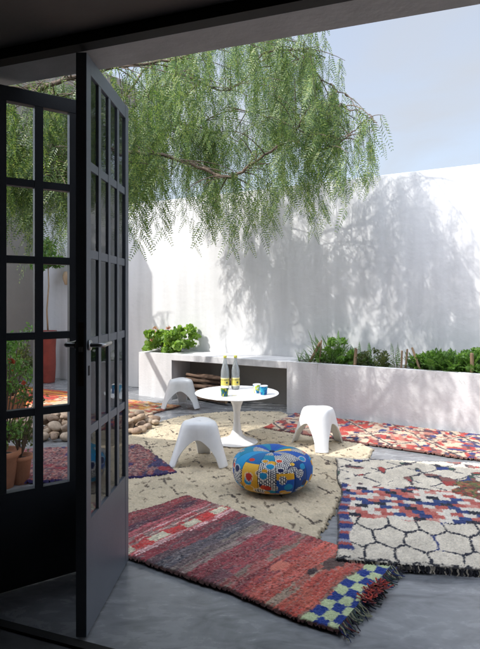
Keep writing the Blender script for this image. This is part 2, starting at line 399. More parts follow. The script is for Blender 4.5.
def cup(x, y, pals, seed, label):
    r = empty('cup', (x, y, TZ)); tag(r, label, 'cup', 'cups on the table')
    V = []; Q = []; cl = []; nx, nz = 56, 24; pl = pal(pals)
    for i in range(nx):
        for j in range(nz+1):
            a = 2*PI*i/nx; w = j/nz; z = .002+.083*w; rr = .029+.009*w
            V.append((rr*math.cos(a), rr*math.sin(a), z))
            q = a*3.2/PI*2+.4*math.sin(w*5+seed); k = int(hsh(int(q), int(w*2.2+.4*math.sin(a*2)), seed)*len(pl)) % len(pl)
            c = pl[k]
            if math.hypot(((a+seed) % (PI/2))-.8, (w-.5)*2.2) < .55: c = pl[(k+1) % len(pl)]
            if w > .95: c = np.array((.75, .75, .72))
            cl.append(c)
    for i in range(nx):
        for j in range(nz):
            k = (i+1) % nx; Q.append((i*(nz+1)+j, k*(nz+1)+j, k*(nz+1)+j+1, i*(nz+1)+j+1))
    npmesh('printed_side', np.array(V), np.array(Q), M['print'], r, np.array(cl), True)
    MB().lathe([(0, .002), (.0285, .002), (.0285, .004), (0, .006), (.026, .006), (.0365, .084), (.038, .085)], 40).build('inner_wall', M['lacquer'], r, True)
cup(-.142, 4.88, ['#4d7a2a', '#1d4f74', '#a7a83a', '#274a2a'], 3, 'small green, yellow and blue patterned cup in front of the left bottle')
cup(.160, 5.05, ['#2c78a8', '#bfd24a', '#dfe6e8', '#5fa9c9'], 5, 'pale cup with blue and lime print, behind the deep blue cup')
cup(.222, 4.96, ['#15609c', '#1f7fae', '#2a9ab0', '#124c86'], 8, 'deep blue cup nearest the right edge of the table')

# ---------------------------------------------------------------- three-legged shell stools
def make_stool():
    root = empty('stool', (0, 0, 0))
    Hh = .37; nt_, npf = 144, 40
    V = []; Q = []
    for i in range(nt_):
        a = 2*PI*i/nt_
        q = (a % (2*PI/3)); q = min(q, 2*PI/3-q)          # 0 at leg axis, 60deg between
        tri = math.cos(q)                                  # leg 1 .. mid .5
        lw = math.radians(12.5)
        if q < lw: ze = .0
        else:
            w = (q-lw)/(PI/3-lw); ze = .232*(1-(1-w)**2.3)**.5 if w > 0 else 0
        r_top = .120+.020*math.cos(3*a)
        for k in range(npf):
            p = k/(npf-1)
            if p < .45:                                    # dished seat out to shoulder
                w = p/.45; r = r_top*w; z = Hh-.004-.010*(1-w)+.006*math.sin(w*PI)
            else:
                w = (p-.45)/.55
                # shoulder roll then flaring side
                zf = w**1.0
                z_full = (Hh-.004)*(1-zf)+ze*zf
                dz = (Hh-z_full)/Hh
                leg = .5+.5*math.cos(3*a)
                sh_ = (1-(1-min(1, dz/.16))**2)**.5
                r = r_top+.024*sh_+(.045+.078*leg)*dz**1.15
                z = z_full
            V.append((r*math.cos(a), r*math.sin(a), z))
    V = np.array(V)
    for i in range(nt_):
        j = (i+1) % nt_
        for k in range(npf-1):
            if k == 0: continue
            Q.append((i*npf+k, j*npf+k, j*npf+k+1, i*npf+k+1))
    Q = np.array(Q)
    # close the centre with a fan of quads onto the first ring
    cidx = len(V); V = np.vstack([V, [[0, 0, Hh-.014]]])
    me_f = [tuple(q) for q in Q]+[(cidx, ((i) % nt_)*npf+1, ((i+1) % nt_)*npf+1) for i in range(nt_)]
    mb = MB().add([tuple(v) for v in V], me_f)
    used = sorted({i for f in me_f for i in f}); mp_ = {o: n for n, o in enumerate(used)}
    mb.v = [mb.v[i] for i in used]; mb.f = [tuple(mp_[i] for i in f) for f in mb.f]
    o = mb.build('shell', M['plastic'], root, True)
    so = o.modifiers.new('solid', 'SOLIDIFY'); so.thickness = .016; so.offset = -1
    bv = o.modifiers.new('bevel', 'BEVEL'); bv.width = .004; bv.segments = 2; bv.limit_method = 'ANGLE'; bv.angle_limit = .9
    return root
st0 = make_stool()
for i, (p, rz, lb) in enumerate([
        (G(200, 464), -.60, 'white three-legged stool on the cream rug, left of the patterned pouf'),
        (G(181, 408), -.50, 'white three-legged stool farthest back, standing before the leafy planter corner'),
        (G(318.5, 447), .50, 'white three-legged stool right of the round table, at the end of the long red rug')]):
    o = st0 if i == 0 else copy_tree(st0)
    o.location = (p.x, p.y, .016); o.rotation_euler = (0, 0, rz); o.scale = (.885, .885, .93); tag(o, lb, 'stool', 'white moulded stools around the table')

# ---------------------------------------------------------------- pouf
def make_pouf():
    p = G(272, 489); R_, Hp = .293, .275
    nt_, nz = 560, 150
    a = np.linspace(0, 2*PI, nt_, endpoint=False)[:, None]; w = np.linspace(0, 1, nz)[None, :]
    th = w*PI
    pr = R_*np.abs(np.sin(th))**.62; z = Hp/2*(1+np.sign(np.cos(th))*np.abs(np.cos(th))**.72)
    ng = 14; sm = np.abs(((a/(2*PI)*ng+.3) % 1)-.5)*2        # 1 at seams
    groove = .985+.015*np.clip((1-sm)*6, 0, 1)**.6
    r = pr*groove*(1-.02*np.sin(5*a))
    X = r*np.cos(a); Y = r*np.sin(a); Z = (z*np.ones_like(a)-.02*np.exp(-(pr/.09)**2)*(w < .5))
    V = np.stack([X, Y, Z], -1).reshape(-1, 3)
    arc = (a/(2*PI)*ng+.3); g = np.floor(arc); fu = (arc-g)                  # panel id and local coordinate
    aa = (a*np.ones_like(w)); ww = (w*np.ones_like(a)); gg = g*np.ones_like(w); ff = fu*np.ones_like(w)
    pc = pal(['#1650a0', '#147a98', '#2088b8', '#143c78', '#1a86c0', '#1c6498', '#10607e'])
    sl = ww*.62                                                              # path length in m, roughly
    col = pc[(hsh(gg, np.zeros_like(gg), 3)*len(pc)).astype(int) % len(pc)]
    # broken blocks
    blk = hsh(gg, np.floor(sl/.13+hsh(gg, gg, 9)), 5); bc = pal(['#dca52c', '#147a98', '#c84428', '#1650a0', '#e0b040', '#d2562c'])
    sel = blk > .55; col[sel] = bc[(hsh(gg, np.floor(sl/.13+hsh(gg, gg, 9)), 6)*6).astype(int) % 6][sel]
    # dotted cells
    cell = hsh(gg, np.floor(sl/.10+.4), 11) > .66
    du = (ff*.135/.016) % 1-.5; dv = (sl/.016+.5*np.floor(ff*.135/.016)) % 1-.5
    dots = (np.hypot(du, dv) < .36); dark = lin('#151f3c')
    col[cell] = dark; col[cell & dots] = lin('#e8e6de')
    # discs
    dc = pal(['#d6a02c', '#b8352a', '#c9922a', '#1a2450', '#1d86b4', '#cc4a2c', '#e0b23c'])
    for k in range(110):
        ca = 2*PI*float(hsh(k, 3, 77)); cw = .20+.60*float(hsh(k, 9, 78))**.8; rad = (.020+.017*((k*.71) % 1))*(.7+.3*min(1, cw/.4))
        dd = np.hypot(((aa-ca+PI) % (2*PI)-PI)*np.maximum(pr, .06), (sl-cw*.62)*1.15)
        if k % 3 == 0: col[(dd < rad*1.35) & (dd >= rad) & (((dd*260).astype(int) % 2) == 0)] = lin('#dcd8cc')
        hit = dd < rad
        if k % 4 == 1:
            col[hit] = dark; col[hit & dots] = lin('#e8e6de')
        else: col[hit] = dc[k % len(dc)]
    col[(sm*np.ones_like(w)) > .965] = lin('#0d1b33')
    idx = np.arange(nt_*nz).reshape(nt_, nz); n2 = np.roll(idx, -1, 0)
    Q = np.stack([idx[:, :-1], idx[:, 1:], n2[:, 1:], n2[:, :-1]], -1).reshape(-1, 4)
    r_ = empty('pouf', (p.x, p.y, .017), .4); tag(r_, 'round squat pouf of blue, yellow and red patchwork print on the cream rug', 'pouf')
    npmesh('cushion_cover', V, Q, M['pouf'], r_, col.reshape(-1, 3), True)
    MB().lathe([(0, Hp-.012), (.018, Hp-.012), (.02, Hp-.018), (.018, Hp-.024)], 20).build('button', mat('navy_cloth', (.01, .03, .08), .9, .1), r_, True)
make_pouf()

# ---------------------------------------------------------------- rugs
def inpoly(x, y, poly):
    ins = np.zeros(x.shape, bool); n = len(poly)
    for i in range(n):
        x0, y0 = poly[i]; x1, y1 = poly[(i+1) % n]
        if y0 == y1: continue
        c = ((y0 > y) != (y1 > y)) & (x < (x1-x0)*(y-y0)/(y1-y0)+x0); ins ^= c
    return ins
def rug(label, poly, o, ax, pattern, z, res=.011, pile=.009, wob=.02, seed=1, edge=None, name='rug', lump=.0, drop=.018):
    """poly: world outline; o, ax: origin and along-axis of the weave; pattern(u,v)->rgb"""
    o = Vector(o[:2]); ax = Vector(ax[:2]).normalized(); ay = Vector((-ax.y, ax.x))
    P2 = [((Vector(p[:2])-o).dot(ax), (Vector(p[:2])-o).dot(ay)) for p in poly]
    us = [p[0] for p in P2]; vs = [p[1] for p in P2]
    gu = np.arange(min(us)-.06, max(us)+.06, res); gv = np.arange(min(vs)-.06, max(vs)+.06, res)
    UU, VV = np.meshgrid(gu, gv, indexing='ij')
    wx = (vnoise(UU*3, VV*3, seed)-.5)*wob*2+(vnoise(UU*14, VV*14, seed+1)-.5)*wob*.5+(rng.random(UU.shape)-.5)*res*1.1
    wy = (vnoise(UU*3+9, VV*3, seed+2)-.5)*wob*2+(vnoise(UU*14+5, VV*14, seed+3)-.5)*wob*.5+(rng.random(UU.shape)-.5)*res*1.1
    inn = inpoly(UU+wx, VV+wy, P2)
    near = inn.copy()
    for dx, dy in ((1, 0), (-1, 0), (0, 1), (0, -1)): near |= np.roll(inn, (dx, dy), (0, 1))
    core = inn.copy()
    for dx, dy in ((1, 0), (-1, 0), (0, 1), (0, -1)): core &= np.roll(inn, (dx, dy), (0, 1))
    col = pattern(UU+(rng.random(UU.shape)-.5)*res*.8, VV+(rng.random(UU.shape)-.5)*res*.8)
    shade = (.86+.28*rng.random(UU.shape))*(.9+.2*vnoise(UU*9, VV*9, seed+5))
    col = np.clip(col*shade[..., None], 0, 1)
    if edge is not None: col[near & ~core] = np.array(edge)
    zz = z+pile*(rng.random(UU.shape)-.5)+lump*(vnoise(UU*2.2, VV*2.2, seed+7))+.004*vnoise(UU*16, VV*16, seed+8)
    zz[~core] = np.minimum(zz[~core], z-.003); zz[~inn] = max(.002, z-drop)
    X = o.x+ax.x*(UU)+ay.x*(VV)+(rng.random(UU.shape)-.5)*res*.6; Y = o.y+ax.y*UU+ay.y*VV+(rng.random(UU.shape)-.5)*res*.6
    idx = -np.ones(UU.shape, int); idx[near] = np.arange(near.sum())
    V = np.stack([X[near], Y[near], zz[near]], -1)
    a_, b1, c1, d1 = idx[:-1, :-1], idx[1:, :-1], idx[1:, 1:], idx[:-1, 1:]
    ok = (a_ >= 0) & (b1 >= 0) & (c1 >= 0) & (d1 >= 0)
    Q = np.stack([a_[ok], b1[ok], c1[ok], d1[ok]], -1)
    ob = npmesh(name, V, Q, M['rug'], None, col[near]); tag(ob, label, 'rug'); return ob
def mixc(base, m, c): base[m] = c; return base
def dist_lines(u, v, cu, cv):          # distance to a diamond lattice
    a_ = u/cu+v/cv; b1 = u/cu-v/cv
    da = np.abs(a_-np.round(a_)); db = np.abs(b1-np.round(b1)); k = 1/math.hypot(1/cu, 1/cv)
    return np.minimum(da, db)*k
# 1 cream shaggy rug with dashed diamonds
def pat_cream(u, v):
    uu = u+.05*(vnoise(u*3, v*3, 31)-.5)*2+.02*(vnoise(u*12, v*12, 32)-.5); vv = v+.05*(vnoise(u*3+7, v*3, 33)-.5)*2
    col = np.ones(u.shape+(3,))*np.array(lin('#cbbb9e')); col *= (.86+.22*vnoise(u*5, v*5, 34))[..., None]
    d = dist_lines(uu, vv, .56, .44); dash = vnoise(u*22, v*22, 35) > .58
    m = (d < .009) & dash; col[m] = lin('#4c3f33')
    d2 = dist_lines(uu+.28, vv, .56, .44); m = (d2 < .008) & (vnoise(u*26, v*26, 36) > .66); col[m] = lin('#75654f')
    m = (vnoise(u*17, v*30, 37) > .93); col[m] = lin('#5b4b3b')
    m = (vnoise(u*9, v*9, 38) > .8); col[m] = col[m]*.85
    return col
cream = [(-1.14, 5.35), (-.98, 5.85), (-.72, 6.25), (-.2, 6.5), (.50, 6.5), (.80, 5.9), (1.05, 5.3), (1.22, 4.86), (1.0, 4.3), (.76, 3.8), (.62, 3.4), (.44, 3.05), (.1, 2.75), (-.9, 3.2), (-1.25, 3.6), (-1.25, 4.6)]
rug('large cream shaggy rug with faint brown diamonds under the table and pouf', cream, (0, 4.6), (.35, 1), pat_cream, .014, .012, .010, .03, 11, lin('#8d7f66'))
# 2 red striped rag rug in the foreground
A2 = G(189, 499); B2 = G(398, 571); C2 = G(340, 638); D2 = Vector((-1.05, 3.12, 0))
red_ax = (B2-A2+C2-D2)
L2 = 1.72
def pat_red(u, v):
    u = u*1.10; w = u+.02*(vnoise(v*6, u*2, 41)-.5)+.010*(vnoise(v*25, u*9, 42)-.5); f = vnoise(u*60, v*14, 43); f2 = rng.random(u.shape); f3 = vnoise(u*9, v*7, 44)
    col = np.zeros(u.shape+(3,))
    bands = [(-9, '#6d3035', '#8a2f33'), (.10, '#4b2536', '#7b2c38'), (.17, '#8a3c40', '#b0545a'), (.24, '#a8363a', '#8a6a63'), (.33, '#c0342f', '#c0342f'),
             (.415, '#d9a9a6', '#b94a4e'), (.44, '#8c2f38', '#6a3b41'), (.54, '#5a4046', '#8c3840'), (.60, '#43424a', '#5c5257'), (.70, '#7d7064', '#5d4c4c'), (.76, '#7a4f51', '#86756a'),
             (.82, '#7d3338', '#913a40'), (.93, '#6e4046', '#9a4347'), (1.03, '#8b7263', '#a0524d'), (1.10, '#a8473f', '#8a3a3c'), (1.20, '#b9503f', '#c05e50'), (1.32, '#a99078', '#a85a49'), (1.37, '#bb5a45', '#b54838'), (1.50, '#b25a4a', '#8a6a55')]
    for st, c1, c2 in bands:
        m = w >= st; sel = ((f*.6+f3*.4) > .5)
        col[m & sel] = lin(c1); col[m & ~sel] = lin(c2)
    m = (w > .335) & (w < .405); ch = (np.floor((v+.012*(vnoise(u*20, v*20, 48)-.5))/.125).astype(int) % 2 == 0); col[m & ch] = lin('#c9c0a4'); col[m & ~ch] = lin('#c22f2a')
    for a0, b0, c0 in ((.245, .256, '#d7a0a0'), (.30, .308, '#d9b6a8'), (.445, .455, '#e0b5b0'), (.655, .664, '#8c8a8c'), (.79, .797, '#a98c8a')):
        col[(w > a0) & (w < b0) & (f3 > .25)] = lin(c0)
    fine = vnoise(w*150, v*5, 47); col = np.clip(col*(1.08+1.0*(fine-.45))[..., None]+.012, 0, 1)
    gy = col.mean(-1, keepdims=True); col = col*.96+gy*.04*np.array([1.15, 1.0, .9])
    sp = f2 > .90; col[sp] = col[sp]*.45+np.array(lin('#cdb8ac'))*.4
    sp = f2 < .12; col[sp] = col[sp]*.35
    for cu, cv, r, c0 in ((1.38, .18, .05, '#5f4a44'), (1.33, .33, .022, '#4b3b3b'), (1.16, .40, .04, '#d07a66')):
        col[np.hypot((u-cu), (v-cv)*.6) < r*(.7+.6*f)] = lin(c0)
    m = (w > 1.52); cu_ = np.floor((w-1.52)/.062).astype(int); cv_ = np.floor(v/.070).astype(int)
    pw = ((cu_+cv_) % 2 == 0); col[m & pw] = lin('#1c3a86'); col[m & ~pw] = lin('#c3cf9f')
    return col
axn = Vector(((B2-A2).x, (B2-A2).y)).normalized()
o2 = Vector((A2.x, A2.y))
# v positive towards the camera: reverse by using a pattern on -v
rg2 = rug('red striped rag rug with a blue and white checked end, nearest the camera', [A2, B2, C2, D2], o2, axn, lambda u, v: pat_red(u+.0*v, -v), .026, .0068, .007, .018, 21, lin('#5a3d38'), drop=.012)
def fringe(parent, p, q, out, n, ln, cols, z, seed):
    r = random.Random(seed); pl = pal(cols); V = []; Q = []; cl = []
    for i in range(n):
        t = (i+r.random()*.8)/n; b0 = Vector(p).lerp(Vector(q), t); L = ln*(.4+r.random()*.9); d = Vector(out).normalized(); sd = Vector((-d.y, d.x, 0))
        ph = r.uniform(-.6, .6); w_ = .0035+r.random()*.004; c = pl[r.randrange(len(pl))]
        prev = None
        for k in range(5):
            f = k/4; pos = b0+d*(L*f)+sd*(ph*L*f*f+.004*math.sin(k*2+i)); zz = z*(1-f)**1.5+.007+.004*r.random()
            for sgn in (-1, 0, 1):
                V.append((pos.x+sd.x*w_*sgn*(1-.5*f), pos.y+sd.y*w_*sgn*(1-.5*f), zz+(.004 if sgn == 0 else 0))); cl.append(c)
            if k:
                n0 = len(V)-6
                Q += [(n0, n0+1, n0+4, n0+3), (n0+1, n0+2, n0+5, n0+4)]
    return npmesh('fringe', np.array(V), np.array(Q), M['rug'], parent, np.array(cl))
eo = (B2-A2).normalized()
fringe(rg2, B2-eo*.02, C2-eo*.01, eo, 110, .055, ['#1d2b3c', '#22332e', '#2a2530', '#1c2c5a', '#5a2c2c', '#3c4a40', '#8a8a70'], .028, 5)
# red tufts that lie over the checks
def tuft(parent, c, r_, n, cols, z, seed):
    rr = random.Random(seed); pl = pal(cols); V = []; Q = []; cl = []
    for i in range(n):
        a = rr.random()*2*PI; d = r_*math.sqrt(rr.random()); x = c[0]+d*math.cos(a); y = c[1]+d*math.sin(a); a2 = rr.random()*2*PI; l = .02+.02*rr.random(); w_ = .004
        dx, dy = math.cos(a2), math.sin(a2); n0 = len(V)
        V += [(x-dy*w_, y+dx*w_, z), (x+dy*w_, y-dx*w_, z), (x+dx*l+dy*w_, y+dy*l-dx*w_, z+.012), (x+dx*l-dy*w_, y+dy*l+dx*w_, z+.012)]
        Q.append((n0, n0+1, n0+2, n0+3)); cl += [pl[rr.randrange(len(pl))]]*4
    return npmesh('wool_tuft', np.array(V), np.array(Q), M['rug'], parent, np.array(cl))
for k, (px, py, r0) in enumerate([(381, 594, .035), (368, 607, .04), (372, 600, .03)]):
    g = G(px, py); tuft(rg2, (g.x, g.y), r0*.8, 40, ['#8c2620', '#a83a2a', '#5a1c1c'], .036, 60+k)
g = G(386, 619)
# 3 cream rug with dark hexagons and blue-coral steps
O3 = Vector((.505, 2.76)); ax3 = Vector((.985, -.172))
def hexd(u, v, s, sy):                 # distance to edges of a stretched hexagonal net
    x = u/s; y = v/sy; best = np.full(x.shape, 9.0); sec = np.full(x.shape, 9.0)
    r0 = np.round(y/.866)
    for dr in (-1, 0, 1):
        r = r0+dr; off = .5*(r.astype(int) % 2)
        c = np.round(x-off)
        for dc in (-1, 0, 1):
            cx = c+dc+off+.26*(hsh(c+dc, r, 71)-.5); cy = r*.866+.20*(hsh(c+dc, r, 72)-.5)
            d = np.hypot(x-cx, y-cy); sec = np.where(d < best, best, np.minimum(sec, d)); best = np.minimum(best, d)
    return (sec-best)*s/2
def pat_hex(u, v):
    uu = u+.014*(vnoise(u*14, v*14, 51)-.5)*2; vv = v+.014*(vnoise(u*14+3, v*14, 52)-.5)*2
    col = np.ones(u.shape+(3,))*np.array(lin('#ded3bf')); col *= (.84+.22*vnoise(u*30, v*12, 53))[..., None]
    dk = lin('#1f2230')
    d = hexd(uu-.03, vv-.08, .178, .262); m = (d < .0040+.0045*vnoise(u*30, v*30, 64)) & (v < .60); col[m] = dk
    col[m & (vnoise(u*9, v*9, 54) > .72)] = lin('#2b3a70')
    m = (v < .035); col[m] = lin('#bfb6a6'); m = (v < .045) & (vnoise(u*60, v*60, 55) > .5); col[m] = lin('#23232a')
    # top field: smaller outlined lozenges and motifs
    up = v > 1.10
    d = dist_lines(uu, vv, .34, .30); m = up & (d < .008) & (vnoise(u*20, v*20, 56) > .42); col[m] = lin('#3a3a48')
    d = dist_lines(uu+.17, vv, .34, .30)
    mo = vnoise(uu*11, vv*11, 57); m = up & (mo > .74); pc = pal(['#2a3c78', '#a5403a', '#2b2c38', '#3f5a4a', '#8a5a52'])
    col[m] = pc[(hsh(np.floor(u*9), np.floor(v*9), 58)*5).astype(int) % 5][m]
    m = up & (mo > .70) & (mo <= .74); col[m] = lin('#4a3f44')
    # stepped bands
    band = (v > .57+.015*np.sin(u*25)) & (v < 1.13)
    row = np.floor((v-.57)/.053).astype(int); sh = row*.036
    cu = np.floor((u+sh)/.078).astype(int)
    pc = pal(['#b9655a', '#26386e', '#d8cfc0', '#1f2230', '#b25a50', '#d8cfc0', '#c98a7c', '#2c4478', '#d8cfc0'])
    k = ((cu*2+row*5+(hsh(cu, row, 60)*1.5).astype(int)) % len(pc)); col[band] = pc[k][band]
    # left border of short bars
    lb = (u < .085+.015*np.sin(v*17)) & (v > .12) & (v < 1.15); kk = (np.floor(v/.035).astype(int) % 4); pc2 = pal(['#24356e', '#a5504a', '#8e8ea0', '#24356e'])
    col[lb] = pc2[kk][lb]
    # olive and red patch on the right
    pt = np.hypot((u-1.05)/.26, (v-1.18)/.20) < (.8+.35*vnoise(u*7, v*7, 61)); pc = pal(['#7c3a30', '#6a6a38', '#9c4436', '#4a4a36', '#a06a4a'])
    q = (hsh(np.floor(u/.03), np.floor(v/.022), 62)*5).astype(int) % 5; col[pt & (vnoise(u*14, v*14, 63) > .3)] = pc[q][pt & (vnoise(u*14, v*14, 63) > .3)]
    return col
ay3 = Vector((-ax3.y, ax3.x))
def R3(u, v): p = O3+ax3*u+ay3*v; return (p.x, p.y)
rg3 = rug('cream rug with dark hexagons and a blue and coral stepped band, at the right', [R3(0, 0), R3(2.1, 0), R3(2.1, 1.86), R3(0, 1.80), R3(.03, .9)], O3, ax3, pat_hex, .037, .0075, .009, .02, 31, lin('#4a4642'), drop=.018)
p3, q3 = R3(0.0, .0), R3(1.5, .0)
fringe(rg3, (p3[0], p3[1], 0), (q3[0], q3[1], 0), (-ay3.x, -ay3.y, 0), 200, .011, ['#26262c', '#3a3a40', '#b5ab9a', '#1c1c22'], .03, 9)
# 4 long red rug below the planter
def pat_kilim(u, v):
    uu = u+.02*(vnoise(u*10, v*10, 81)-.5)*2
    w = uu+.32*v
    k = (hsh(np.floor(w/.045), np.floor((v+.03*vnoise(u*3, v, 85))/.11), 82)*9).astype(int) % 9
    pc = pal(['#a8342a', '#b04a3c', '#b89c86', '#982c28', '#b0705e', '#c0ac94', '#4e2a32', '#8a4a44', '#222a58'])
    col = pc[k]
    big = vnoise(u*2.1, v*3, 86); m = (vnoise(u*14, v*14, 83) > .72); col[m] = lin('#c9b298')
    m = (big > .58) & (vnoise(u*24, v*8, 88) > .42); col[m] = lin('#b33a2c')
    m = (vnoise(u*10+4, v*15, 84) > .80); col[m] = lin('#1f2c68')
    d = dist_lines(uu, v, .55, .62); m = (d < .012); col[m] = lin('#3a2f34')
    d = dist_lines(uu, v, .55, .62); m = (d > .012) & (d < .030) & (vnoise(u*15, v*15, 87) > .35); col[m] = lin('#cbb59c')
    return col
b4 = G(283, 433)
rug('long red, orange and cream rug lying along the foot of the right planter', [W(.12, -.06), W(4.2, -.06), W(4.2, -.96), W(.10, -.90)], (b4.x, b4.y), (U.x, U.y), pat_kilim, .028, .010, .008, .03, 41, lin('#6a4a44'), drop=.016)
# 5 pink and purple rag rug at the left
def pat_rag(u, v):
    k = (rng.random(u.shape)*8).astype(int) % 8; k2 = (hsh(np.floor(u/.025), np.floor(v/.016), 91)*8).astype(int) % 8
    pc = pal(['#8a4a4a', '#6a3440', '#a8786c', '#53323c', '#9c5a50', '#7c6a68', '#b08a80', '#4b2c38'])
    col = np.where((rng.random(u.shape) < .5)[..., None], pc[k], pc[k2])
    m = (u > 1.66) & (vnoise(u*14, v*14, 92) > .35); pp = pal(['#33284e', '#4a3560', '#1f2340', '#2a3560']); col[m] = pp[k % 4][m]
    m = (vnoise(u*5, v*16, 93) > .8); col[m] = lin('#8a3038')
    m = (vnoise(u*16, v*4, 94) > .84); col[m] = lin('#3a2c5a')
    return col
r5 = [(-.94, 4.98), (-.48, 4.17), (-1.0, 4.02), (-2.1, 3.95), (-2.55, 4.7), (-1.9, 4.85)]
rug('pink and purple mottled rag rug on the left edge of the cream rug', r5, (-2.4, 4.45), (1, -.06), pat_rag, .030, .012, .016, .03, 51, lin('#2d2350'), drop=.02)
# 6 orange rug at the back
def pat_or(u, v):
    k = (hsh(np.floor((u+.1*vnoise(u*3, v*3, 95))/.09), np.floor(v/.045), 96)*8).astype(int) % 8
    pc = pal(['#c0702c', '#b04028', '#cfa070', '#c99a4a', '#a85a4a', '#d8c2a0', '#8a4a3a', '#c88a7a'])
    col = pc[k]; m = u < 1.3; s_ = (hsh(np.floor(v/.05), np.floor(v/.05), 97)*4).astype(int) % 4; p2 = pal(['#c2591c', '#b8321c', '#d08a2a', '#a82a20']); col[m] = p2[s_][m]
    m = (vnoise(u*7, v*7, 98) > .70) & (u >= 1.3); col[m] = lin('#cbb796')
    m = (vnoise(u*9, v*12, 99) > .84); col[m] = lin('#5a6a58')
    return col
o6 = W(-4.4, -1.45)
rug('orange and brown rug under the stool farthest back', [W(-4.4, -1.45), W(-1.35, -1.45), W(-1.35, -.35), W(-4.4, -.35)], (o6.x, o6.y), (U.x, U.y), pat_or, .016, .014, .010, .04, 61, lin('#5a3a30'), drop=.014)

# ---------------------------------------------------------------- stones
def stone_mesh(seed):
    import bmesh
    r = random.Random(seed); bm = bmesh.new(); bmesh.ops.create_icosphere(bm, subdivisions=3, radius=1)
    sc = (r.uniform(.9, 1.25), r.uniform(.7, .9), r.uniform(.48, .68)); o3 = Vector((r.random()*9, r.random()*9, r.random()*9))
    from mathutils import noise
    for v in bm.verts:
        v.co *= 1+.22*noise.noise(v.co*1.1+o3); v.co = Vector((v.co.x*sc[0], v.co.y*sc[1], v.co.z*sc[2]))
    me = bpy.data.meshes.new('stone'); bm.to_mesh(me); bm.free()
    me.polygons.foreach_set('use_smooth', [True]*len(me.polygons)); me.materials.append(M['stones'][seed % 4]); return me
M['stones'] = [mat('river_stone', c, .85, .22, 3, .3, 12) for c in ((.40, .29, .20), (.33, .25, .19), (.45, .35, .26), (.30, .21, .15))]
sm = [stone_mesh(i) for i in range(8)]
rs = random.Random(4); placed = []; n_st = 0
for layer, (cnt, zz, sh) in enumerate(((95, .045, 1.0), (60, .11, .78), (28, .17, .5))):
    tries = 0; k = 0
    while k < cnt and tries < 4000:
        tries += 1
        a = rs.random()*2*PI; q = math.sqrt(rs.random())*sh
        x = -1.72+.86*q*math.cos(a); y = 5.72+.58*q*math.sin(a)
        if x > -1.0 and y < 5.2: continue
        r0 = rs.uniform(.045, .078)
        if any((x-p[0])**2+(y-p[1])**2 < (.78*(r0+p[3]))**2 and abs(zz-p[2]) < .03 for p in placed): continue
        placed.append((x, y, zz, r0)); k += 1; n_st += 1
        o = bpy.data.objects.new('stone', sm[rs.randrange(8)]); C.objects.link(o)
        o.location = (x, y, zz-.006+rs.uniform(-.008, .012)); o.scale = (r0, r0, r0); o.rotation_euler = (rs.uniform(-.35, .35), rs.uniform(-.35, .35), rs.uniform(0, 6.28))
        tag(o, 'smooth tan river stone lying in the heap between the door and the rugs', 'stone', 'river stones heaped on the floor')

# ---------------------------------------------------------------- firewood under the bench
def log(t, s, z, L, r0, ang, lab):
    c = W(t, s); d = U*math.cos(ang)+N*math.sin(ang); rr = random.Random(int(t*1000+z*77)); n = 6
    pts = [c+d*(L*(i/(n-1)-.5))+Vector((rr.uniform(-.006, .006), rr.uniform(-.006, .006), z+rr.uniform(-.005, .005))) for i in range(n)]
    root = empty('firewood_log', (c.x, c.y, z)); tag(root, lab, 'log', 'firewood stacked under the bench')
    mb = MB().tube([p-root.location for p in pts], [r0*rr.uniform(.88, 1.1) for _ in range(n)], 9, False); mb.build('bark', M['log'], root, False)
    e = MB()
    for q in (pts[0], pts[-1]):
        q = q-root.location; a0 = N.cross(Vector((0, 0, 1))) ; sd = Vector((-d.y, d.x, 0)); vs = [q+(sd*math.cos(2*PI*i/9)+Vector((0, 0, 1))*math.sin(2*PI*i/9))*r0*.96 for i in range(9)]
        e.add(vs, [tuple(range(9))])
    e.build('cut_end', M['logend'], root)
rl = random.Random(12)
for row, (n, z) in enumerate(((7, .05), (6, .125), (5, .20), (4, .275), (2, .34))):
    for k in range(n):
        log(-1.22+rl.uniform(-.10, .10), .07+.32*(k+.5*(row % 2))/7, z, rl.uniform(.5, .85), rl.uniform(.020, .033), rl.uniform(-.28, .28), 'split brown log lying in the firewood pile under the left half of the bench')

# ---------------------------------------------------------------- leaf clouds for pot plants
def leaf_cloud(n, gen, size, shape='oval', seed=0, curl=.3, up=.3):
    r = np.random.default_rng(seed); pts = gen(r, n); V = []; Q = []
    k = {'oval': 6, 'round': 8}[shape]
    an = np.linspace(0, 2*PI, k, endpoint=False); asp = {'oval': .38, 'round': .9}[shape]
    base = np.stack([np.cos(an), asp*np.sin(an), np.zeros(k)], -1)
    base[:, 2] = -curl*base[:, 0]**2*.5
    out = []; 
    for i in range(n):
        d = r.normal(size=3); d[2] = d[2]*.5+up; d /= np.linalg.norm(d)+1e-9
        x = np.cross(d, r.normal(size=3)); x /= np.linalg.norm(x)+1e-9; y = np.cross(d, x)
        s = size*(.6+.8*r.random()); out.append(pts[i]+(base[:, :1]*x+base[:, 1:2]*y+base[:, 2:]*d)*s)
    V = np.concatenate(out); Q = np.arange(n*k).reshape(n, k); return V, Q
def ell(c, rad, shell_=.5):
    def g(r, n):
        d = r.normal(size=(n, 3)); d /= np.linalg.norm(d, axis=1)[:, None]; q = r.random(n)**shell_; return np.array(c)+d*q[:, None]*np.array(rad)
    return g
def lobes(cs):
    def g(r, n):
        out = np.zeros((n, 3)); idx = r.integers(0, len(cs), n)
        for i, (c, rad) in enumerate(cs): m = idx == i; out[m] = ell(c, rad)(r, m.sum())
        return out
    return g
def shoots(mb, base, tips, r0=.004):
    for t in tips:
        m = Vector(base).lerp(Vector(t), .5)+Vector((0, 0, .03)); mb.tube([base, m, t], [r0, r0*.8, r0*.4], 5)
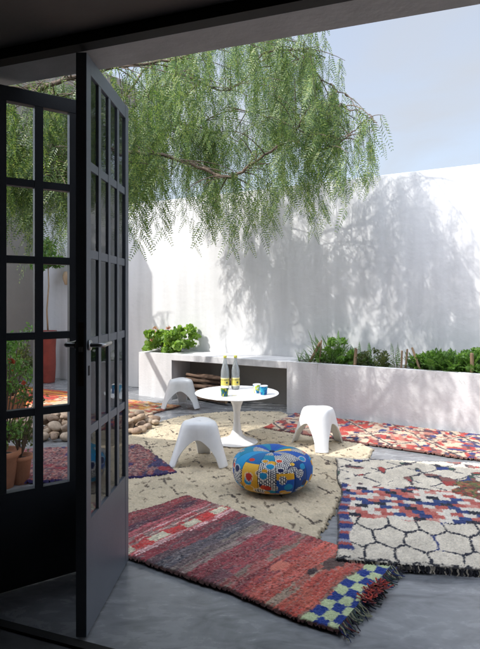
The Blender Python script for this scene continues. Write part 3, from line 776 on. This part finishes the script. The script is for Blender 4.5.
# geranium in the left planter corner
gc = W(-2.02, .25, ZT-.02); root = empty('geranium', gc); tag(root, 'bushy light green geranium in the planter corner left of the bench', 'plant')
lob = []; rr = random.Random(3)
for k in range(26): lob.append(((rr.uniform(-.40, .42), rr.uniform(-.20, .16), rr.uniform(.04, .30)*(1 if k % 4 else 1.1)), (.085, .085, .06)))
lob = [((l[0][0]*U.x+l[0][1]*N.x, l[0][0]*U.y+l[0][1]*N.y, l[0][2]*(1-.8*max(0, (-l[0][0]-.1)))+(.06 if l[0][0] > .25 else 0)), l[1]) for l in lob]
V, Q = leaf_cloud(1500, lobes(lob), .028, 'round', 5, .5, .5); npmesh('leaves', V, Q, M['gleaf'], root)
mb = MB(); shoots(mb, (0, 0, 0), [l[0] for l in lob], .006); mb.build('stems', mat('green_stem', (.10, .13, .04), .8, .2), root)
V, Q = leaf_cloud(60, lobes([((-.18, .10, .34), (.05, .04, .04)), ((.02, .02, .36), (.03, .03, .02)), ((-.22, .02, .20), (.03, .03, .03))]), .014, 'round', 6); npmesh('flowers', V, Q, M['pink'], root)
# fronds in the right planter
def frond_plant(t, s, n, L, label, seed, name='fern', spread=1.0, up=.9, ls=.012, m='fern', cat='plant', step=.012):
    r = random.Random(seed); c = W(t, s, ZT-.05); root = empty(name, c); tag(root, label, cat)
    out = []; st = MB(); 
    for k in range(n):
        a = r.random()*2*PI; el = r.uniform(.25, 1.35)*up; l = L*r.uniform(.55, 1.1); h = Vector((math.cos(a)*math.cos(el)*spread, math.sin(a)*math.cos(el)*.6*spread, math.sin(el)))
        h = Vector((h.x*U.x+h.y*N.x, h.x*U.y+h.y*N.y, h.z)); pts = []; nseg = 9
        off = Vector((r.uniform(-.5, .5)*L*.8*U.x, r.uniform(-.5, .5)*L*.8*U.y, 0))*spread
        for j in range(nseg+1):
            f = j/nseg; pts.append(off+h*l*f-Vector((0, 0, .45*l*f*f*(1.2-h.z*.6))))
        st.tube(pts, [.0022*(1-.7*j/nseg) for j in range(nseg+1)], 4, False)
        nl = int(l/step)
        for j in range(2, nl):
            f = j/nl; q = f*nseg; i0 = min(int(q), nseg-1); p = pts[i0].lerp(pts[i0+1], q-i0); d = (pts[i0+1]-pts[i0]).normalized()
            sd = d.cross(Vector((0, 0, 1)))
            if sd.length < .01: sd = Vector((1, 0, 0))
            sd.normalize(); w_ = ls*2.4*math.sin(PI*min(1, f*.9+.12))
            if p.z < .05: continue
            for sg in (-1, 1):
                tip = p+sd*sg*w_+d*w_*.5+Vector((0, 0, r.uniform(-.3, .3)*w_)); mid = p.lerp(tip, .5); nn = d*ls*.38
                out += [p, mid+nn, tip, mid-nn]
    V = np.array([tuple(v) for v in out]); npmesh('fronds', V, np.arange(len(V)).reshape(-1, 4), M[m], root)
    st.build('stems', mat('fern_stem', (.07, .10, .03), .8, .2), root); return root
def tX(px): # t on the planter centre line that the photo shows at column px
    k = (px-CX)/F; c = B0+N*.22; return (k*c.y-c.x)/(U.x-k*U.y)
frond_plant(tX(330), .22, 90, .60, 'tall arching fern on the bench end of the right planter', 1, up=1.05, ls=.010, step=.011, spread=.75)
frond_plant(tX(318), .2, 40, .34, 'small dark green fern between two wooden stakes at the planter end', 2)
frond_plant(tX(362), .26, 44, .42, 'thin wispy green plant beside the second wooden stake', 3, spread=.9, up=1.1, ls=.009)
frond_plant(tX(380), .2, 40, .32, 'sparse dry green plant in the middle of the right planter', 4, m='olive')
frond_plant(tX(394), .25, 14, .46, 'upright pale plant with long leaves in the middle of the planter', 5, spread=.4, up=1.3, ls=.012, name='upright_plant', step=.03)
for k, (px, n, L, lb) in enumerate([(420, 80, .33, 'low leafy green plant right of the dark leaning stake'), (438, 110, .40, 'dense mounded green plant in the right part of the planter'),
                               (458, 110, .40, 'leafy green plant just left of the stake near the right edge'), (482, 90, .40, 'leafy plant cut by the right edge of the picture'), (505, 80, .40, 'leafy plant beyond the right edge of the picture')]):
    frond_plant(tX(px), .22, n, L, lb, 20+k, ls=.017, up=1.0, step=.014)
def mound(t, s, rad, n, size, label, seed, m='fern', shape='oval', name='leafy_plant'):
    c = W(t, s, ZT-.05); root = empty(name, c); tag(root, label, 'plant'); r = random.Random(seed); lb = []
    for k in range(16):
        a, q, z = r.uniform(-1, 1)*rad[0], r.uniform(-1, 1)*rad[1], rad[2]*r.uniform(.2, 1)
        z *= 1-.35*(a/rad[0])**2; lb.append(((a*U.x+q*N.x, a*U.y+q*N.y, z), (.06, .055, .045)))
    V, Q = leaf_cloud(n, lobes(lb), size, shape, seed, .4, .6); npmesh('leaves', V, Q, M[m], root)
    mb = MB(); shoots(mb, (0, 0, 0), [l[0] for l in lb], .003); mb.build('stems', mat('plant_stem', (.09, .12, .04), .8, .2), root)
M['fresh'] = mat_leaf('fresh_leaf', [(.09, .20, .04), (.17, .32, .06), (.28, .44, .10)], .35)
mound(tX(337), .27, (.20, .12, .34), 1500, .020, 'bushy bright green plant behind the tall arching fern', 31, 'fresh')
mound(tX(372), .27, (.17, .12, .22), 700, .017, 'small airy bush between the second stake and the upright plant', 32, 'olive')
mound(tX(428), .25, (.16, .12, .21), 1100, .018, 'low rounded bush right behind the dark leaning stake', 33, 'fresh')
mound(tX(449), .26, (.19, .12, .25), 1500, .018, 'wide rounded bush filling the right part of the planter', 34, 'fresh')
mound(tX(474), .26, (.17, .12, .26), 1300, .018, 'rounded bush behind the pale stake near the right edge', 35, 'fresh')
# grass tuft
root = empty('grass_tuft', W(tX(300), .2, ZT-.05)); tag(root, 'thin tuft of grass blades at the bench end of the planter', 'grass plant')
st = MB(); r = random.Random(2)
for k in range(9):
    a = r.random()*6.28; st.tube([(0, 0, 0), (.02*math.cos(a), .02*math.sin(a), .09), (.06*math.cos(a), .05*math.sin(a), .16+.05*r.random())], [.003, .002, .0008], 4)
st.build('blades', M['fern'], root)
# wooden stakes
for px, lean, h, lb, w_ in [(311, .55, .29, 'wooden stake leaning right, first from the bench', .018), (322, .10, .32, 'thin dark upright stake beside the tall fern', .009), (357, .08, .24, 'upright wooden stake with a sawn top right of the tall fern', .020),
                      (403, .05, .24, 'left stake of the close pair in mid planter', .011), (407, .10, .26, 'right stake of the close pair in mid planter', .011), (423, -.35, .28, 'dark stake leaning left among the low leafy plants', .013), (473, .0, .25, 'pale wooden stake near the right edge of the photo', .020)]:
    b0 = W(tX(px), .12, ZT-.048); tp = Vector((U.x*lean*h, U.y*lean*h, h))
    o = MB().tube([(0, 0, 0), tp*.5+Vector((.002, 0, 0)), tp*.97, tp+Vector((.003, 0, 0))], [w_*1.05, w_, w_*.95, w_*.6], 7).build('wooden_stake', M['wood'], None, False, b0)
    tag(o, lb, 'stake', 'wooden stakes in the planter')

# ---------------------------------------------------------------- pots on the left, seen through the door glass
def pot(mb, r0, r1, h, rim=.012):
    return mb.lathe([(0, 0), (r0, 0), (r0+(r1-r0)*.85, h*.84), (r1+rim*.2, h*.85), (r1+rim, h*.88), (r1+rim, h), (r1-.006, h), (r1-.012, h*.9), (0, h*.88)], 40)
def shrub(root, c, rad, n, lf, m, seed, fl=0, stems=10, z0=.2):
    r = random.Random(seed); lb = [((c[0]+r.uniform(-1, 1)*rad[0], c[1]+r.uniform(-1, 1)*rad[1], c[2]+r.uniform(-1, 1)*rad[2]), (.08, .08, .08)) for _ in range(22)]
    V, Q = leaf_cloud(n, lobes(lb), lf, 'oval', seed); npmesh('leaves', V, Q, M[m], root)
    mb = MB(); shoots(mb, (0, 0, z0), [l[0] for l in lb], .005); mb.build('stems', M['bark'], root)
    if fl:
        for k in range(fl):
            q = lb[k*3 % 22][0]; V, Q = leaf_cloud(16, ell((q[0]+.03, q[1]-.06, q[2]+.05), (.02, .02, .015)), .016, 'round', seed+k); npmesh('flower', V, Q, M['petal'], root)
for px, py, r0, r1, h, seed, hh, lb in [(3, 491, .075, .115, .27, 3, .95, 'taller flowering shrub in a terracotta pot at the left edge, red blooms'), (21, 487, .055, .078, .21, 4, .52, 'smaller leafy shrub in a terracotta pot, beside the taller potted shrub')]:
    g = G(px, py-4); root = empty('potted_shrub', (g.x, g.y, .001)); tag(root, lb, 'potted plant')
    pot(MB(), r0, r1, h).build('pot', M['terracotta'], root, True)
    MB().lathe([(0, h*.9), (r1*.9, h*.89)], 24).build('soil', M['soil'], root)
    shrub(root, (.0, .05, h+hh*.5), (.17 if seed == 3 else .09, .14, hh*.42), 1500 if seed == 3 else 500, .017, 'olive' if seed == 4 else 'fern', seed, 3 if seed == 3 else 0, z0=h*.9)
g = G(12, 420); root = empty('flowering_shrub', (g.x, g.y, 0)); tag(root, 'olive green shrub with red flowers standing behind the potted shrubs', 'shrub')
pot(MB(), .12, .17, .3).build('pot', M['terracotta'], root, True); MB().lathe([(0, .27), (.15, .265)], 24).build('soil', M['soil'], root)
shrub(root, (0, 0, .62), (.30, .18, .28), 1500, .022, 'olive', 9, 4, z0=.26)
# tall red pot with a slim tree
g = G(49.5, 381); root = empty('potted_tree', (g.x+.03, g.y-.15, 0)); tag(root, 'slim small tree in a tall dark red pot before the white wall', 'potted tree')
MB().lathe([(0, 0), (.105, 0), (.11, .02), (.125, .3), (.12, .55), (.135, .80), (.142, .83), (.14, .86), (.122, .86), (.11, .80), (0, .79)], 40).build('pot', M['redpot'], root, True)
MB().tube([(0, 0, .78), (-.02, 0, 1.2), (.01, 0, 1.6), (.0, 0, 2.0)], [.016, .014, .012, .008], 8).build('trunk', mat('pale_bark', (.35, .25, .15), .9, .2), root, True)
V, Q = leaf_cloud(900, lobes([((0, 0, 2.05), (.2, .2, .16)), ((-.15, 0, 1.92), (.15, .12, .08)), ((.16, 0, 2.0), (.15, .12, .1)), ((0, 0, 2.25), (.15, .15, .15))]), .035, 'oval', 17); npmesh('leaves', V, Q, M['fern'], root)
# clay wall light
wl = W(-4.25, .495, 1.72); root = empty('wall_light', wl); tag(root, 'small tan clay wall light on the far left part of the white wall', 'wall light')
mb = MB(); mb.tube([(0, 0, 0), -N*.10+Vector((0, 0, .01))], .025, 12); mb.build('bracket', M['terracotta'], root, True)
MB().lathe([(0, .13), (.035, .12), (.055, .06), (.055, 0), (.03, -.08), (.022, -.10), (0, -.10)], 24, tuple(-N*.10)).build('shade', mat('tan_clay', (.42, .30, .19), .8, .1), root, True)

# ---------------------------------------------------------------- pepper tree
def smooth_path(pts, n=24):
    pts = [Vector(p) for p in pts]; out = []; m = len(pts)
    for i in range(m-1):
        p0 = pts[max(i-1, 0)]; p1 = pts[i]; p2 = pts[i+1]; p3 = pts[min(i+2, m-1)]
        for k in range(n):
            t = k/n; out.append(.5*((2*p1)+(p2-p0)*t+(2*p0-5*p1+4*p2-p3)*t*t+(3*p1-p0-3*p2+p3)*t**3))
    out.append(pts[-1]); return out
tr = random.Random(21)
TB = Vector((-3.55, 6.15, 0))
tree = empty('pepper_tree', TB); tag(tree, 'large weeping pepper tree with feathery green foliage hanging over the courtyard', 'tree')
wood = MB()
fork = Vector((-3.25, 5.95, 2.3))
wood.tube(smooth_path([TB+Vector((0, 0, -.02)), TB+Vector((.08, -.05, .9)), fork-Vector((.1, 0, .8)), fork+Vector((.05, 0, .3))], 6), [.17*(1-.02*i) for i in range(19)], 14)
limbs = []
def limb(pts, r0, r1, dens=1.0, start=.25):
    path = smooth_path(pts, 8); n = len(path); rr_ = [r0+(r1-r0)*(i/(n-1))**.7 for i in range(n)]
    path = [p+Vector((tr.uniform(-1, 1), tr.uniform(-1, 1), tr.uniform(-1, 1)))*.012 for p in path]
    wood.tube(path, rr_, 8); limbs.append((path, dens, start))
limb([fork, P(-20, 170, 5.9), P(70, 150, 5.7), P(130, 152, 5.5), P(180, 160, 5.4), P(225, 177, 5.3), P(245, 169, 5.25), P(287, 142, 5.2), P(325, 150, 5.1), P(355, 130, 5.0), P(372, 118, 5.0)], 0.034, .004, 1.5, .25)
limb([fork+Vector((0, 0, .2)), P(20, 90, 5.9), P(110, 120, 5.8), P(170, 75, 5.8), P(230, 90, 5.7), P(270, 50, 5.6), P(325, 58, 5.5)], 0.028, .004, 1.3, .2)
limb([fork+Vector((0, 0, .2)), P(0, 20, 5.7), P(100, -20, 5.7), P(200, 10, 5.6), P(280, -15, 5.4), P(335, 5, 5.3)], 0.024, .005, .75, .04)
limb([P(40, 0, 5.7), P(90, -70, 5.9), P(200, -130, 6.2), P(290, -80, 6.0)], 0.020, .004, .45, .1)
limb([P(70, 150, 5.7), P(115, 122, 6.2), P(170, 130, 6.2), P(240, 110, 6.0), P(290, 130, 5.8)], 0.018, .004, 1.35, .08)
limb([P(110, 120, 5.8), P(155, 60, 6.4), P(220, 30, 6.4), P(290, 40, 6.2)], 0.018, .004, 1.2, .08)
limb([fork+Vector((0, -.1, .1)), P(-40, 130, 5.1), P(40, 90, 4.7), P(100, 70, 4.6), P(170, 60, 4.6), P(230, 40, 4.6)], 0.042, .006, 1.0, .15)
limb([fork+Vector((0, -.1, .2)), P(-80, 0, 5.1), P(20, -40, 4.9), P(130, -60, 4.8), P(230, -60, 4.8)], 0.024, .005, .75, .04)
limb([fork+Vector((-.1, 0, 0)), Vector((-4.3, 5.3, 3.4)), Vector((-4.8, 4.6, 3.9))], .10, .01, .5, .3)
limb([fork+Vector((-.1, 0, .1)), Vector((-3.7, 7.0, 3.6)), Vector((-3.6, 7.6, 4.0))], .06, .01, .4, .3)
limb([fork+Vector((0, .1, .1)), P(-20, 160, 5.5), P(30, 150, 5.3), P(80, 160, 5.1)], .035, .006, 2.6, .1)
limb([fork+Vector((0, .1, .1)), P(-30, 90, 5.2), P(30, 100, 5.0), P(85, 90, 4.9)], .035, .006, 2.4, .1)
limb([fork+Vector((0, .0, .1)), P(0, 150, 5.3), P(50, 175, 5.0), P(110, 165, 4.9)], .03, .006, 1.8, .2)
limb([P(115, 122, 6.2), P(135, 130, 6.6), P(175, 125, 6.7), P(215, 135, 6.5)], .014, .004, 2.0, .15)
limb([P(287, 142, 5.2), P(318, 108, 5.2), P(348, 108, 5.1), P(376, 122, 5.0)], .014, .004, 2.0, .1)
limb([P(290, 52, 5.5), P(322, 78, 5.4), P(346, 96, 5.3)], .012, .004, 1.6, .1)
# secondary branches and hanging strands
strands = []
for path, dens, start in limbs:
    n = len(path); i0 = int(n*start)
    Ltot = sum((path[i+1]-path[i]).length for i in range(i0, n-1)); cnt = int(Ltot*11.5*dens)
    for k in range(cnt):
        q = i0+(n-1-i0)*tr.random(); i = min(int(q), n-2); p = path[i].lerp(path[i+1], q-i); d = (path[i+1]-path[i]).normalized()
        a = tr.random()*2*PI; side = Vector((math.cos(a), math.sin(a), tr.uniform(-.1, .55)))
        dirv = (side*.8+d*.5).normalized(); l = tr.uniform(.25, .85); m_ = 7; pts = []
        for j in range(m_+1):
            f = j/m_; pts.append(p+dirv*l*f-Vector((0, 0, .35*l*f*f)))
        if CX+F*pts[-1].x/pts[-1].y > 386: continue
        if CX+F*pts[-1].x/pts[-1].y > 348 and CY-F*(pts[-1].z-EH)/pts[-1].y < 108: continue
        wood.tube(pts, [.0055*(1-.8*j/m_)+.0010 for j in range(m_+1)], 4, False)
        for j in range(tr.randint(2, 8)):
            f = tr.uniform(.2, 1.0); q2 = f*m_; i2 = min(int(q2), m_-1); strands.append((pts[i2].lerp(pts[i2+1], q2-i2), tr.uniform(.28, .85)))
def zmin(x, y):
    """lowest reach of the weeping foliage above the courtyard, by column x/y as seen along the hanging edge"""
    px = CX+F*x/y
    ys = [(-200, 235), (0, 262), (80, 262), (128, 236), (160, 246), (185, 243), (215, 228), (240, 246), (262, 222), (285, 240), (310, 262), (330, 244), (345, 215), (372, 190), (385, 160), (395, 120), (420, 100)]
    for (a0, b0), (a1, b1) in zip(ys, ys[1:]):
        if a0 <= px <= a1: yy = b0+(b1-b0)*(px-a0)/(a1-a0); break
    else: yy = 100 if px > 0 else 235
    return EH+(CY-yy)*y/F
LP = []; LD = []; LS = []; LN = []; twig = MB()
nr = np.random.default_rng(5)
for p, L in strands:
    zm = zmin(p.x, p.y)+tr.uniform(-.08, .22)
    if p.z < zm+.08: continue
    L = min(L, p.z-zm)
    cl_ = float(vnoise(np.array(p.x*3.1+p.y*1.7), np.array(p.z*2.6+p.y*2.1), 3))
    if cl_ < .44 and tr.random() < .80: continue
    px = CX+F*p.x/p.y
    py_ = CY-F*(p.z-EH)/p.y
    if px > 392 or (px > 354 and py_ < 85 and tr.random() < .8) or (275 < px < 306 and py_ > 138 and tr.random() < .75) or (px > 335 and tr.random() < .08): continue
    n = max(3, int(L/.052)); dr = Vector((tr.uniform(-.2, .2), tr.uniform(-.2, .2), 0)); pts = []
    for i in range(n+1):
        f = i/n; pts.append(p+dr*f*L*(1.3-f)-Vector((0, 0, L*f)))
    sz_ = tr.uniform(.65, 1.35); th_ = tr.uniform(.7, 1.35)
    twig.tube([pts[0], pts[n//2], pts[-1]], [.0025, .0018, .001], 3, False)
    for i in range(n+1):
        a = tr.random()*2*PI; h = Vector((math.cos(a), math.sin(a), 0)); lf = tr.uniform(.10, .19)*sz_; 
        if tr.random() < .12: continue
        ax_ = (h*.52+Vector((0, 0, -1))*tr.uniform(.55, 1.1)).normalized()
        nl = 9; sd = ax_.cross(h.cross(Vector((0, 0, 1)))).normalized() ; sd = ax_.cross(Vector((math.cos(a+1.2), math.sin(a+1.2), .3))).normalized()
        nrm = ax_.cross(sd)
        for j in range(nl):
            f = (j+.8)/nl; c = pts[i]+ax_*lf*f-Vector((0, 0, .03*f*f)); w_ = lf*.25*(1.05-.75*f*f)
            for sg in (-1, 1):
                dd = (sd*sg*.80+ax_*.55+nrm*tr.uniform(-.25, .25)).normalized()
                wd = (ax_*.8-sd*sg*.5); wd = wd-dd*wd.dot(dd)
                LP.append(c); LD.append(dd*w_); LN.append(wd.normalized()*.0042*th_)
LPa = np.array([tuple(v) for v in LP]); LDa = np.array([tuple(v) for v in LD]); LNa = np.array([tuple(v) for v in LN])
V = np.stack([LPa, LPa+LDa*.5+LNa, LPa+LDa, LPa+LDa*.5-LNa], 1).reshape(-1, 3)
print('strands', len(strands), 'leaflets', len(LP), 'stones', n_st)
off = np.array(tuple(TB))
o = npmesh('crown', V-off, np.arange(len(V)).reshape(-1, 4), M['leaf'], tree)
wood.v = [tuple(Vector(v)-TB) for v in wood.v]; wood.build('trunk', M['bark'], tree, True)
twig.v = [tuple(Vector(v)-TB) for v in twig.v]; tw = twig.build('twigs', mat('green_twig', (.10, .12, .05), .8, .2), tree)

# ---------------------------------------------------------------- light, sky, camera
Ld = (U*.507+N*.70+Vector((0, 0, -.861))).normalized()
sun = bpy.data.lights.new('sun', 'SUN'); sun.energy = 2.0; sun.angle = math.radians(.5); sun.color = (1, .97, .925)
so = bpy.data.objects.new('sun', sun); C.objects.link(so); so.rotation_euler = (-Ld).to_track_quat('Z', 'Y').to_euler()
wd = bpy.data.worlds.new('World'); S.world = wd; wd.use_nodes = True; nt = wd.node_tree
sky = nt.nodes.new('ShaderNodeTexSky'); sky.sky_type = 'NISHITA'; sky.sun_disc = False
el = math.asin(-Ld.z); az = math.atan2(-Ld.x, -Ld.y)
sky.sun_elevation = el; sky.sun_rotation = az; sky.dust_density = 1.5; sky.air_density = 1.0; sky.ozone_density = 1.0
bg = nt.nodes['Background']
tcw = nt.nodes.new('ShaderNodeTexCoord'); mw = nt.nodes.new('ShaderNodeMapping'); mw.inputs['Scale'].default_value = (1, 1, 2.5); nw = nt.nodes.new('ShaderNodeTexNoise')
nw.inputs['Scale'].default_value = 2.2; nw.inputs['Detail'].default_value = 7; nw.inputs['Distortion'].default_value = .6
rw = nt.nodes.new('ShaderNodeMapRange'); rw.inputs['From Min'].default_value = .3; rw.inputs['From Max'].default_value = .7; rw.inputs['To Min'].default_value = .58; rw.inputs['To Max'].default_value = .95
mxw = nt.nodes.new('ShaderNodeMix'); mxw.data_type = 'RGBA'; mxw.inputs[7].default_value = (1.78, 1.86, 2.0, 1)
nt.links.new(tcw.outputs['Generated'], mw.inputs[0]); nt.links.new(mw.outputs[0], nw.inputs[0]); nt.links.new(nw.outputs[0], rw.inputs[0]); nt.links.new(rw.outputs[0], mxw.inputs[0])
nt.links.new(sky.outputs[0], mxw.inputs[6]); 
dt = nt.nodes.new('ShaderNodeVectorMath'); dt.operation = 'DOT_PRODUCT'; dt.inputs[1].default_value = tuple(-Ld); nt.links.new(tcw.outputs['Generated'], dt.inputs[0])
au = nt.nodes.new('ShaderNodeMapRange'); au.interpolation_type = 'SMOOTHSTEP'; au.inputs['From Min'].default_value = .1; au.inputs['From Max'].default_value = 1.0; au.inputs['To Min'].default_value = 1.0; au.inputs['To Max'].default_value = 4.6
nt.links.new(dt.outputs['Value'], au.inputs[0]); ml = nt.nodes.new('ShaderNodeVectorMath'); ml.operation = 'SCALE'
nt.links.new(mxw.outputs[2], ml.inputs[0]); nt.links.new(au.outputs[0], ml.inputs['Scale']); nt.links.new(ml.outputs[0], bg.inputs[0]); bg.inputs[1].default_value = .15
cam = bpy.data.cameras.new('camera'); co = bpy.data.objects.new('camera', cam); C.objects.link(co); S.camera = co
co.location = (0, 0, EH); co.rotation_euler = (PI/2, 0, 0)
cam.sensor_fit = 'HORIZONTAL'; cam.sensor_width = 36; cam.lens = F/480*36; cam.shift_y = -(324.5-CY)/480; cam.clip_end = 2000; cam.clip_start = .05
S.render.engine = 'CYCLES'
S.view_settings.view_transform = 'Standard'; S.view_settings.look = 'None'; S.view_settings.gamma = 1; S.view_settings.exposure = 1.28
S.cycles.max_bounces = 10; S.cycles.transparent_max_bounces = 16
